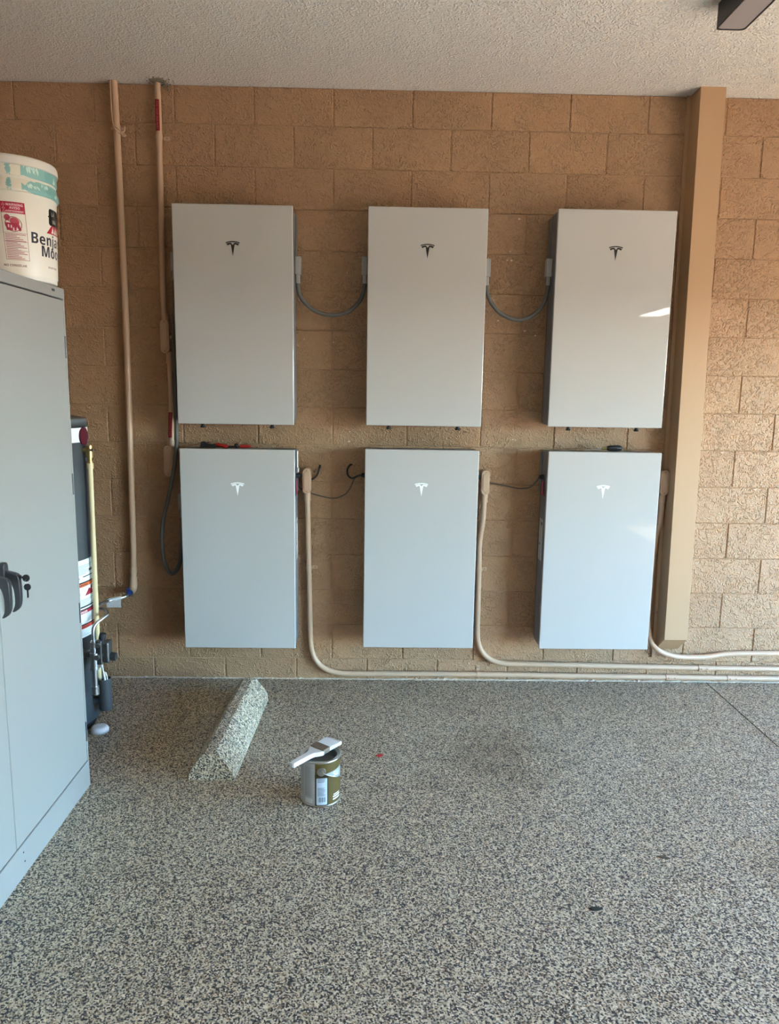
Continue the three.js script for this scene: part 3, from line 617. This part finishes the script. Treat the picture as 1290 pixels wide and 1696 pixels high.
    c.fillStyle = '#b3263b'; c.beginPath(); c.moveTo(X(72), Y(2.17)); c.lineTo(X(83), Y(2.2)); c.lineTo(X(125), Y(2.2)); c.lineTo(X(125), Y(2.17)); c.closePath(); c.fill();
    c.fillStyle = '#ece7da'; for (const d of [82, 90, 98]) { c.beginPath(); c.moveTo(X(d), Y(2.174)); c.lineTo(X(d + 4), Y(2.197)); c.lineTo(X(d + 7), Y(2.174)); c.closePath(); c.fill(); }
  });
  const th0 = THREE.MathUtils.degToRad(a0), th = THREE.MathUtils.degToRad(a1 - a0);
  const wrap = new THREE.CylinderGeometry(0.1435, 0.135, y1 - y0, 72, 8, true, th0, th).translate(0, (y0 + y1) / 2, 0);
  { const p = wrap.attributes.position; for (let i = 0; i < p.count; i++) { const x = p.getX(i), z = p.getZ(i), y = p.getY(i), a = Math.atan2(x, z), k = 1 + 0.004 * (Math.sin(a * 5 + y * 30) + Math.sin(a * 11 - y * 45) * 0.6) * sst(y, 0.02, 0.1) + 0.006; p.setX(i, x * k); p.setZ(i, z * k); } wrap.computeVertexNormals(); }
  part('printed_wrap', wrap, std(0xffffff, 0.28, 0, { map: wrapTex, side: THREE.DoubleSide }), t, 'glossy white wrap with red and black print');
}

// ---------------------------------------------------------------- water heater
{
  const cx = -1.41, cz = 0.604, t = thing('water_heater', 'dark grey tank water heater behind the storage cabinet', 'water heater', [cx, 0, cz]);
  const r = 0.25;
  part('tank', lathe([[0, 0.03], [r - 0.015, 0.03], [r, 0.04], [r, 0.228], [r - 0.002, 0.23], [r - 0.002, 0.236], [r, 0.238], [r, 1.455], [0, 1.455]], 80), M.heater, t);
  part('base_ring', lathe([[0, 0], [r - 0.02, 0], [r - 0.018, 0.03], [0, 0.03]], 60), M.blackRubber, t);
  part('top_cap', lathe([[0, 1.502], [r - 0.03, 1.501], [r - 0.004, 1.496], [r + 0.001, 1.49], [r + 0.001, 1.455], [0, 1.455]], 80), M.heaterCap, t);
  part('white_band', new THREE.CylinderGeometry(r + 0.0012, r + 0.0012, 0.066, 60, 1, true, 0.2, 2.1).translate(0, 1.421, 0), M.white, t, 'white band below the top cap');
  part('badge', (() => { const g = new THREE.CylinderGeometry(0.041, 0.041, 0.008, 32).rotateX(Math.PI / 2).translate(0, 1.414, r + 0.003); return g.rotateY(THREE.MathUtils.degToRad(88)); })(), M.burgundy, t, 'round burgundy badge');
  const labelTex = canvasTex(512, 1024, (c, w, h) => {
    c.fillStyle = '#e9f0f1'; c.fillRect(0, 0, w, h); const lines = (y0, y1, s, x0 = 30, x1 = w - 40) => { c.fillStyle = '#8d999e'; for (let y = y0, k = 0; y < y1; y += s, k++) c.fillRect(x0, y, (x1 - x0) * (0.95 - 0.12 * ((k * 5) % 4)), s * 0.4); };
    lines(70, 190, 16); c.fillStyle = '#3a3f44'; c.fillRect(350, 140, 90, 30); c.fillRect(220, 215, 220, 14); c.fillRect(120, 225, 40, 24);
    const bar = (y) => { c.fillStyle = '#191d22'; c.fillRect(0, y, w, 18); };
    const head = (y, col, txt, tc) => { c.fillStyle = col; c.fillRect(0, y, w, 46); c.fillStyle = tc; c.font = 'bold 40px sans-serif'; c.textBaseline = 'middle'; c.fillText(txt, 110, y + 24); c.beginPath(); c.moveTo(40, y + 40); c.lineTo(64, y + 6); c.lineTo(88, y + 40); c.fill(); };
    bar(290); head(308, '#d9693c', 'WARNING', '#20150f');
    c.fillStyle = '#a2273a'; c.beginPath(); c.moveTo(240, 480); c.lineTo(330, 390); c.lineTo(360, 410); c.lineTo(390, 360); c.lineTo(440, 480); c.fill();
    c.fillStyle = '#2b3038'; c.fillRect(400, 360, 26, 50); c.strokeStyle = '#a2273a'; c.lineWidth = 9; c.beginPath(); c.ellipse(90, 440, 62, 66, 0, 0, 7); c.stroke(); c.fillStyle = '#2b3038'; c.fillRect(60, 410, 40, 66);
    lines(520, 606, 17); bar(612); bar(648); head(664, '#a41f30', 'DANGER', '#f0e6e6');
    c.fillStyle = '#2b3038'; c.fillRect(70, 730, 50, 44); c.beginPath(); c.ellipse(100, 820, 60, 30, 0.2, 0, 7); c.fill(); lines(720, 836, 17, 260);
    bar(846); head(864, '#c64535', 'WARNING', '#20150f'); lines(922, 1000, 17);
  });
  part('instruction_label', new THREE.CylinderGeometry(r + 0.0012, r + 0.0012, 0.37, 48, 1, true, THREE.MathUtils.degToRad(54), THREE.MathUtils.degToRad(46)).translate(0, 0.657, 0), std(0xffffff, 0.5, 0, { map: labelTex }), t, 'white sheet with red and orange warnings');
  // discharge pipe from the relief valve, in world positions minus the base
  const L = (x, y, z) => [x - cx, y, z - cz];
  const rel = part('relief_valve', [cyl(L(-1.17, 1.35, 0.615), L(-1.135, 1.35, 0.615), 0.013), cyl(L(-1.133, 1.372, 0.615), L(-1.133, 1.315, 0.615), 0.0155), cyl(L(-1.133, 1.352, 0.615), L(-1.105, 1.352, 0.615), 0.009, 0.005), cyl(L(-1.133, 1.318, 0.615), L(-1.133, 1.285, 0.615), 0.011), cyl(L(-1.133, 1.3, 0.615), L(-1.133, 1.29, 0.615), 0.0145, 0.0145, 6)], M.brass, t, 'brass relief valve');
  part('lever', box(-1.12 - cx, -1.104 - cx, 1.347, 1.357, 0.612 - cz, 0.64 - cz, 0.002), M.steel, rel);
  part('discharge_pipe', [cyl(L(-1.133, 1.288, 0.615), L(-1.141, 0.2, 0.615), 0.0122), cyl(L(-1.133, 1.29, 0.615), L(-1.133, 1.265, 0.615), 0.0155)], M.cream, t, 'cream plastic discharge pipe');
  // gas control
  const zv = 0.7;
  const v = part('gas_valve', [box(-1.108 - cx, -1.078 - cx, 0.352, 0.468, zv - 0.035 - cz, zv + 0.03 - cz, 0.006), box(-1.08 - cx, -1.046 - cx, 0.36, 0.462, zv - 0.03 - cz, zv + 0.03 - cz, 0.01), cyl(L(-1.2, 0.4, zv), L(-1.1, 0.4, zv), 0.02)], M.valve, t, 'grey metal gas control valve');
  part('knob', [cyl(L(-1.048, 0.385, zv), L(-1.022, 0.383, zv), 0.021, 0.019, 12), cyl(L(-1.09, 0.466, zv - 0.015), L(-1.085, 0.492, zv - 0.015), 0.017, 0.015, 10)], M.blackRubber, v);
  part('cap_nut', [cyl(L(-1.093, 0.45, zv + 0.028), L(-1.093, 0.45, zv + 0.04), 0.011, 0.011, 8), cyl(L(-1.1, 0.392, zv + 0.028), L(-1.1, 0.392, zv + 0.042), 0.013, 0.013, 8), cyl(L(-1.093, 0.352, zv + 0.01), L(-1.093, 0.335, zv + 0.01), 0.007, 0.007, 8)], M.zinc, v);
  part('drip_leg', [cyl(L(-1.117, 0.47, 0.72), L(-1.119, 0.21, 0.72), 0.0115), cyl(L(-1.117, 0.463, 0.72), L(-1.117, 0.44, 0.72), 0.0165, 0.0165, 8), cyl(L(-1.117, 0.433, 0.72), L(-1.117, 0.415, 0.72), 0.0155, 0.0155, 6), cyl(L(-1.117, 0.405, 0.72), L(-1.118, 0.335, 0.72), 0.0185), cyl(L(-1.117, 0.41, 0.72), L(-1.117, 0.4, 0.72), 0.021), cyl(L(-1.118, 0.34, 0.72), L(-1.118, 0.328, 0.72), 0.021), cyl(L(-1.119, 0.245, 0.72), L(-1.119, 0.215, 0.72), 0.0165), cyl(L(-1.119, 0.228, 0.72), L(-1.119, 0.206, 0.72), 0.0185, 0.0185, 8)], M.zinc, t, 'galvanised drip leg');
  part('sensor_cup', (() => { const g = lathe([[0, 0.09], [0.028, 0.09], [0.031, 0.094], [0.031, 0.248], [0.028, 0.248], [0.028, 0.2], [0, 0.2]], 28); return g.translate(-1.108 - cx, 0, 0.63 - cz); })(), M.heater, t, 'dark grey cylindrical cup');
  part('cup_bracket', box(-1.19 - cx, -1.13 - cx, 0.12, 0.15, 0.615 - cz, 0.645 - cz), M.heater, t);
  part('thermocouple_wires', [tube([L(-1.095, 0.352, 0.69), L(-1.094, 0.3, 0.68), L(-1.1, 0.22, 0.64)], 0.0035, 16, 8), tube([L(-1.092, 0.29, 0.66), L(-1.088, 0.26, 0.65), L(-1.096, 0.215, 0.635)], 0.003, 16, 8), tube([L(-1.1, 0.295, 0.66), L(-1.097, 0.26, 0.65), L(-1.105, 0.215, 0.635)], 0.003, 16, 8)], M.white, t);
}
{
  const t = thing('gas_supply_tube', 'bright flexible gas tube from the wall pipe to the heater valve', 'gas tube');
  part('tube', tube([[-1.1605, 0.514, 0.07], [-1.168, 0.508, 0.1], [-1.2, 0.502, 0.13], [-1.245, 0.497, 0.165], [-1.26, 0.502, 0.25], [-1.236, 0.51, 0.36], [-1.182, 0.545, 0.47], [-1.12, 0.575, 0.565], [-1.08, 0.572, 0.63], [-1.083, 0.565, 0.66], [-1.108, 0.545, 0.7], [-1.117, 0.52, 0.718], [-1.117, 0.465, 0.72]], 0.0078, 160, 12), M.steel, t);
  part('blue_fitting', [cyl([-1.1585, 0.5195, 0.058], [-1.163, 0.512, 0.085], 0.0145, 0.0135, 8), cyl([-1.175, 0.535, 0.06], [-1.158, 0.532, 0.06], 0.012, 0.012, 12)], M.blue, t, 'blue sealant-coated fitting');
  part('tag', [box(-1.262, -1.185, 0.455, 0.5, 0.138, 0.1395), cyl([-1.25, 0.498, 0.155], [-1.185, 0.507, 0.125], 0.0105)], M.clearTag, t, 'whitish plastic tag wrapped on the tube');
}
{
  const t = thing('leak_sensor', 'round white puck sensor on the floor beside the water heater', 'sensor', [-1.12, 0, 0.69]);
  part('puck', lathe([[0, 0.031], [0.026, 0.031], [0.036, 0.027], [0.042, 0.016], [0.041, 0.001], [0, 0.001]], 40), M.white, t);
}

// ---------------------------------------------------------------- parking stop
{
  const t = thing('parking_stop', 'flake coated concrete parking stop lying on the floor', 'parking stop', [-0.47, 0, 0.68]);
  const n = 34, L = 0.9, ringPts = [];
  const prof = [[-0.105, 0], [-0.1, 0.03], [-0.085, 0.06], [-0.045, 0.118], [-0.03, 0.128], [0.012, 0.128], [0.03, 0.118], [0.076, 0.05], [0.088, 0.02], [0.092, 0]];
  const P = [], I = [], m = prof.length;
  for (let i = 0; i <= n; i++) {
    const f = i / n, z = -L / 2 + L * f, back = sst(f, 0, 0.09), front = sst(1 - f, 0, 0.02), k = (0.72 + 0.28 * back);
    for (const [x, y] of prof) P.push(x * (0.85 + 0.15 * back) + 0.012 * (0.5 - f) * 2, y * k * (0.97 + 0.03 * front) + (y > 0 ? rr(-0.0015, 0.0015) : 0), z + (i === n ? 0.08 * y + 0.005 : i === 0 ? 0.25 * y : 0));
  }
  for (let i = 0; i < n; i++) for (let j = 0; j < m - 1; j++) { const a = i * m + j, b = a + m; I.push(a, a + 1, b + 1, a, b + 1, b); }
  for (let j = 1; j < m - 1; j++) { I.push(0, j + 1, j); I.push(n * m, n * m + j, n * m + j + 1); }
  const g = new THREE.BufferGeometry(); g.setAttribute('position', new THREE.Float32BufferAttribute(P, 3)); g.setIndex(I.reverse());
  const flat = g.toNonIndexed(); flat.computeVertexNormals();
  part('stop_body', metreUV(flat), M.flake, t);
}

// ---------------------------------------------------------------- paint can and brush
{
  const t = thing('paint_can', 'open olive brown gallon paint can standing on the floor', 'paint can', [-0.017, 0, 1.26]);
  const r = 0.08, h = 0.192;
  const tex = canvasTex(1440, 560, (c, w, hh) => {
    const X = (d) => ((d + 180) / 360) * w, Y = (y) => (1 - (y - 0.004) / 0.182) * hh;
    c.fillStyle = '#5d4c24'; c.fillRect(0, 0, w, hh);
    c.fillStyle = '#b3b5b4'; c.fillRect(X(-120), 0, X(-13) - X(-120), hh); c.fillStyle = '#c9cac6'; c.fillRect(X(-14), 0, 5, hh);
    c.fillStyle = '#8f9394'; for (let y = 60, k = 0; y < 440; y += 9, k++) { c.fillRect(X(-80), y, X(-50) - X(-80) - ((k * 13) % 40), 4); c.fillRect(X(-47), y, X(-18) - X(-47) - ((k * 29) % 44), 4); }
    c.fillStyle = '#d3d4d0'; c.fillRect(X(-46), 470, X(-20) - X(-46), 60);
    c.fillStyle = '#3c341f'; c.fillRect(X(-13), 140, X(26) - X(-13), hh - 140);
    c.fillStyle = '#c6d0da'; c.beginPath(); c.roundRect(X(-8), Y(0.124), X(23) - X(-8), Y(0.01) - Y(0.124), 12); c.fill();
    c.fillStyle = '#5d6674'; for (let y = Y(0.122), k = 0; y < Y(0.048); y += 9, k++) if (!(y > Y(0.105) && y < Y(0.084))) c.fillRect(X(-5), y, X(20) - X(-5) - ((k * 17) % 30), 4);
    c.fillStyle = '#3b4654'; for (let x = X(-3); x < X(17); x += 7) c.fillRect(x, Y(0.043), 2 + (Math.round(x) * 7) % 4, Y(0.022) - Y(0.043));
    c.fillStyle = '#a7a9a4'; c.beginPath(); c.moveTo(X(18), Y(0.142)); c.lineTo(X(80), Y(0.152)); c.lineTo(X(80), Y(0.1)); c.closePath(); c.fill();
    c.fillStyle = '#f0efe9'; c.font = 'bold 86px sans-serif'; c.textBaseline = 'alphabetic'; c.fillText('Su', X(42), Y(0.122));
    c.fillRect(X(44), Y(0.046), X(72) - X(44), 12); c.fillRect(X(42), Y(0.038), X(74) - X(42), 18); c.fillRect(X(42), Y(0.027), X(74) - X(42), 18);
    c.fillStyle = '#55491f'; c.fillRect(X(26), Y(0.052), w, 3);
    c.fillStyle = '#cfcfc8'; c.fillRect(X(26), Y(0.008), X(150) - X(26), 14);
  });
  part('can_side', new THREE.CylinderGeometry(r, r, 0.182, 64, 1, true, -Math.PI, Math.PI * 2).translate(0, 0.095, 0), std(0xffffff, 0.35, 0.1, { map: tex }), t);
  part('bottom_rim', lathe([[0, 0.002], [0.07, 0.002], [r + 0.0015, 0], [r + 0.002, 0.005], [r, 0.007], [0, 0.007]], 60), M.tin, t);
  part('top_rim', lathe([[r, 0.184], [r + 0.0025, 0.187], [r + 0.002, 0.192], [r - 0.003, h], [r - 0.006, 0.187], [r - 0.01, 0.187], [r - 0.013, 0.19], [r - 0.0145, 0.186], [r - 0.0135, 0.18], [r - 0.004, 0.178]], 64), M.tin, t);
  part('inner_wall', new THREE.CylinderGeometry(r - 0.004, r - 0.004, 0.172, 48, 1, true).translate(0, 0.094, 0), std(lin(0.28, 0.27, 0.26), 0.4, 0.6, { side: THREE.DoubleSide }), t);
  part('paint_surface', new THREE.CylinderGeometry(r - 0.0045, r - 0.0045, 0.004, 48).translate(0, 0.145, 0), M.paint, t, 'grey paint inside the can');
  const ear = THREE.MathUtils.degToRad(6);
  part('handle_ear', [cyl([0, 0.152, r - 0.001], [0, 0.152, r + 0.003], 0.018, 0.017), cyl([0, 0.152, r + 0.003], [0, 0.152, r + 0.009], 0.0075)].map((g) => g.rotateY(ear)), M.tin, t);
  const w = []; for (let i = 0; i <= 20; i++) { const a = ear + Math.PI * i / 20, s = Math.sin(Math.PI * i / 20); w.push([Math.sin(a) * (r + 0.006 + 0.004 * s), 0.152 - 0.045 * s, Math.cos(a) * (r + 0.006 + 0.004 * s)]); }
  part('wire_handle', tube(w, 0.0018, 60, 8), M.steel, t);
}
{
  // lies across the rim: handle towards the camera, bristles to the right and back
  const a = V(-0.1175, 0.198, 1.389), b = V(0.034, 0.2045, 1.2), dir = b.clone().sub(a).normalize();
  const t = thing('paint_brush', 'white handled paint brush lying across the open paint can', 'paint brush');
  const g = new THREE.Group(); void g;
  const m = new THREE.Matrix4().makeBasis(V(dir.z, 0, -dir.x).normalize(), V(0, 1, 0), dir.clone()).setPosition(a.x, 0.2, a.z);
  const fix = (geo) => geo.applyMatrix4(m);
  const side = new THREE.Shape(); side.moveTo(-0.009, 0); side.quadraticCurveTo(0, -0.006, 0.009, 0); side.lineTo(0.0105, 0.05); side.quadraticCurveTo(0.009, 0.09, 0.016, 0.11); side.quadraticCurveTo(0.03, 0.125, 0.033, 0.14); side.lineTo(-0.033, 0.14); side.quadraticCurveTo(-0.03, 0.125, -0.016, 0.11); side.quadraticCurveTo(-0.009, 0.09, -0.0105, 0.05); side.closePath();
  const hole = new THREE.Path(); hole.absellipse(0, 0.012, 0.003, 0.006, 0, Math.PI * 2, true); side.holes.push(hole);
  part('handle', fix(extrude(side, 0.013, 0.003).rotateX(Math.PI / 2).translate(0, 0.0145, 0)), M.brushWhite, t, 'white handle');
  part('ferrule', fix(box(-0.036, 0.036, 0, 0.021, 0.138, 0.178, 0.002)), M.ferrule, t, 'brown ferrule');
  const br = extrude(poly([[-0.034, 0], [0.034, 0], [0.036, 0.05], [0.02, 0.062], [-0.036, 0.066]]), 0.012, 0.002).rotateX(Math.PI / 2).translate(0, 0.0165, 0.178);
  part('bristles', fix(br), M.bristle, t);
  const gr = []; for (let i = 0; i < 14; i++) gr.push(box(-0.032 + i * 0.0049, -0.0304 + i * 0.0049, 0.017, 0.0195, 0.18, 0.232));
  part('bristle_strands', fix(join(gr)), M.brushWhite, t);
}

// ---------------------------------------------------------------- tools on the lower batteries
{
  const y = 1.3314, t = thing('pliers', 'red handled pliers lying on top of the leftmost lower battery', 'pliers', [-0.66, y - 0.002, 0.13]);
  part('jaw', [extrude(poly([[-0.075, 0.004], [-0.068, 0.03], [-0.05, 0.03], [-0.04, 0.02], [-0.005, 0.018], [0, 0.006]]), 0.02, 0.002).translate(0, 0, -0.012)], M.darkSteel, t, 'black jaws');
  part('hook', tube([[-0.068, 0.03, 0], [-0.055, 0.034, 0], [-0.042, 0.026, 0], [-0.03, 0.03, 0]], 0.0022, 20, 8), M.darkSteel, t);
  part('pivot', cyl([0.002, 0.014, -0.016], [0.002, 0.014, 0.018], 0.011), M.darkSteel, t);
  part('grip', tube([[0.0, 0.016, 0.004], [0.02, 0.019, 0.014], [0.045, 0.014, 0.02], [0.058, 0.009, 0.022]], 0.0085, 24, 12), M.red, t, 'red grip');
  part('grip', tube([[0.0, 0.012, -0.006], [0.02, 0.012, -0.018], [0.045, 0.011, -0.026], [0.058, 0.009, -0.028]], 0.0085, 24, 12), M.red, t, 'red grip');
  const s = thing('nut_driver', 'small tool with red tipped handle beside the red pliers', 'tool', [-0.54, y - 0.002, 0.13]);
  part('shaft', cyl([-0.06, 0.007, 0], [0.02, 0.009, 0], 0.005), M.darkSteel, s);
  part('socket', [cyl([-0.072, 0.009, 0.0], [-0.05, 0.009, 0.0], 0.009)], M.red, s, 'red collar');
  part('head', [new THREE.SphereGeometry(0.013, 20, 12).translate(-0.005, 0.014, 0.002)], M.darkSteel, s);
  part('handle', lathe([[0, 0], [0.008, 0.002], [0.0095, 0.02], [0.007, 0.05], [0.003, 0.062], [0, 0.063]], 20).rotateZ(-Math.PI / 2).translate(0.01, 0.011, 0), M.red, s, 'red handle');
}
{
  const t = thing('screwdriver', 'black handled screwdriver lying on top of the lower battery beside the duct cover', 'screwdriver', [1.418, 1.3421, 0.13]);
  part('handle', lathe([[0, 0], [0.009, 0.001], [0.0125, 0.008], [0.0155, 0.02], [0.0165, 0.045], [0.0155, 0.07], [0.012, 0.08], [0, 0.082]], 12).rotateZ(-Math.PI / 2).translate(0, 0.0155, 0), M.black, t);
  part('ferrule', cyl([-0.026, 0.012, 0], [0.001, 0.0148, 0], 0.0055, 0.0085), M.olive, t, 'olive collar');
  part('shaft', [cyl([-0.1, 0.004, 0.002], [-0.02, 0.0125, 0], 0.003), box(-0.114, -0.1, 0.001, 0.0055, 0.0005, 0.0035)], M.steel, t);
}

// ---------------------------------------------------------------- bits on the floor
function flatBit(name, label, category, x, z, len, wid, turn, mat) {
  const s = new THREE.Shape(); s.moveTo(-len / 2, 0); s.quadraticCurveTo(-len / 4, wid * 0.7, len / 6, wid * 0.45); s.lineTo(len / 2, wid * 0.1); s.quadraticCurveTo(len / 5, -wid * 0.6, -len / 3, -wid * 0.4); s.closePath();
  const t = thing(name, label, category, [x, 0, z]); t.rotation.y = turn;
  part('shard', extrude(s, 0.0025, 0.0008).rotateX(-Math.PI / 2).translate(0, 0.0012, 0), mat, t); return t;
}
flatBit('leaf_scrap', 'black curled leaf scrap on the floor nearest the camera', 'debris', 0.9206, 1.927, 0.042, 0.014, -0.08, M.leaf);
flatBit('leaf_scrap', 'brown leaf scrap on the floor, the fainter one farther right', 'debris', 1.246, 1.657, 0.04, 0.012, -0.35, M.leafBrown);
flatBit('plastic_scrap', 'tiny red plastic scrap on the floor right of the paint can', 'debris', 0.2262, 0.912, 0.034, 0.024, 0.2, M.red);

// a second fitting of the same kind, switched on, behind the camera; the upper right battery mirrors it
ceilingLight('black framed linear light switched on, hung behind the camera by the doorway', 3.39, 4.1, 1.25, 2.64, true, 0.27);

renderer.render(scene, camera);
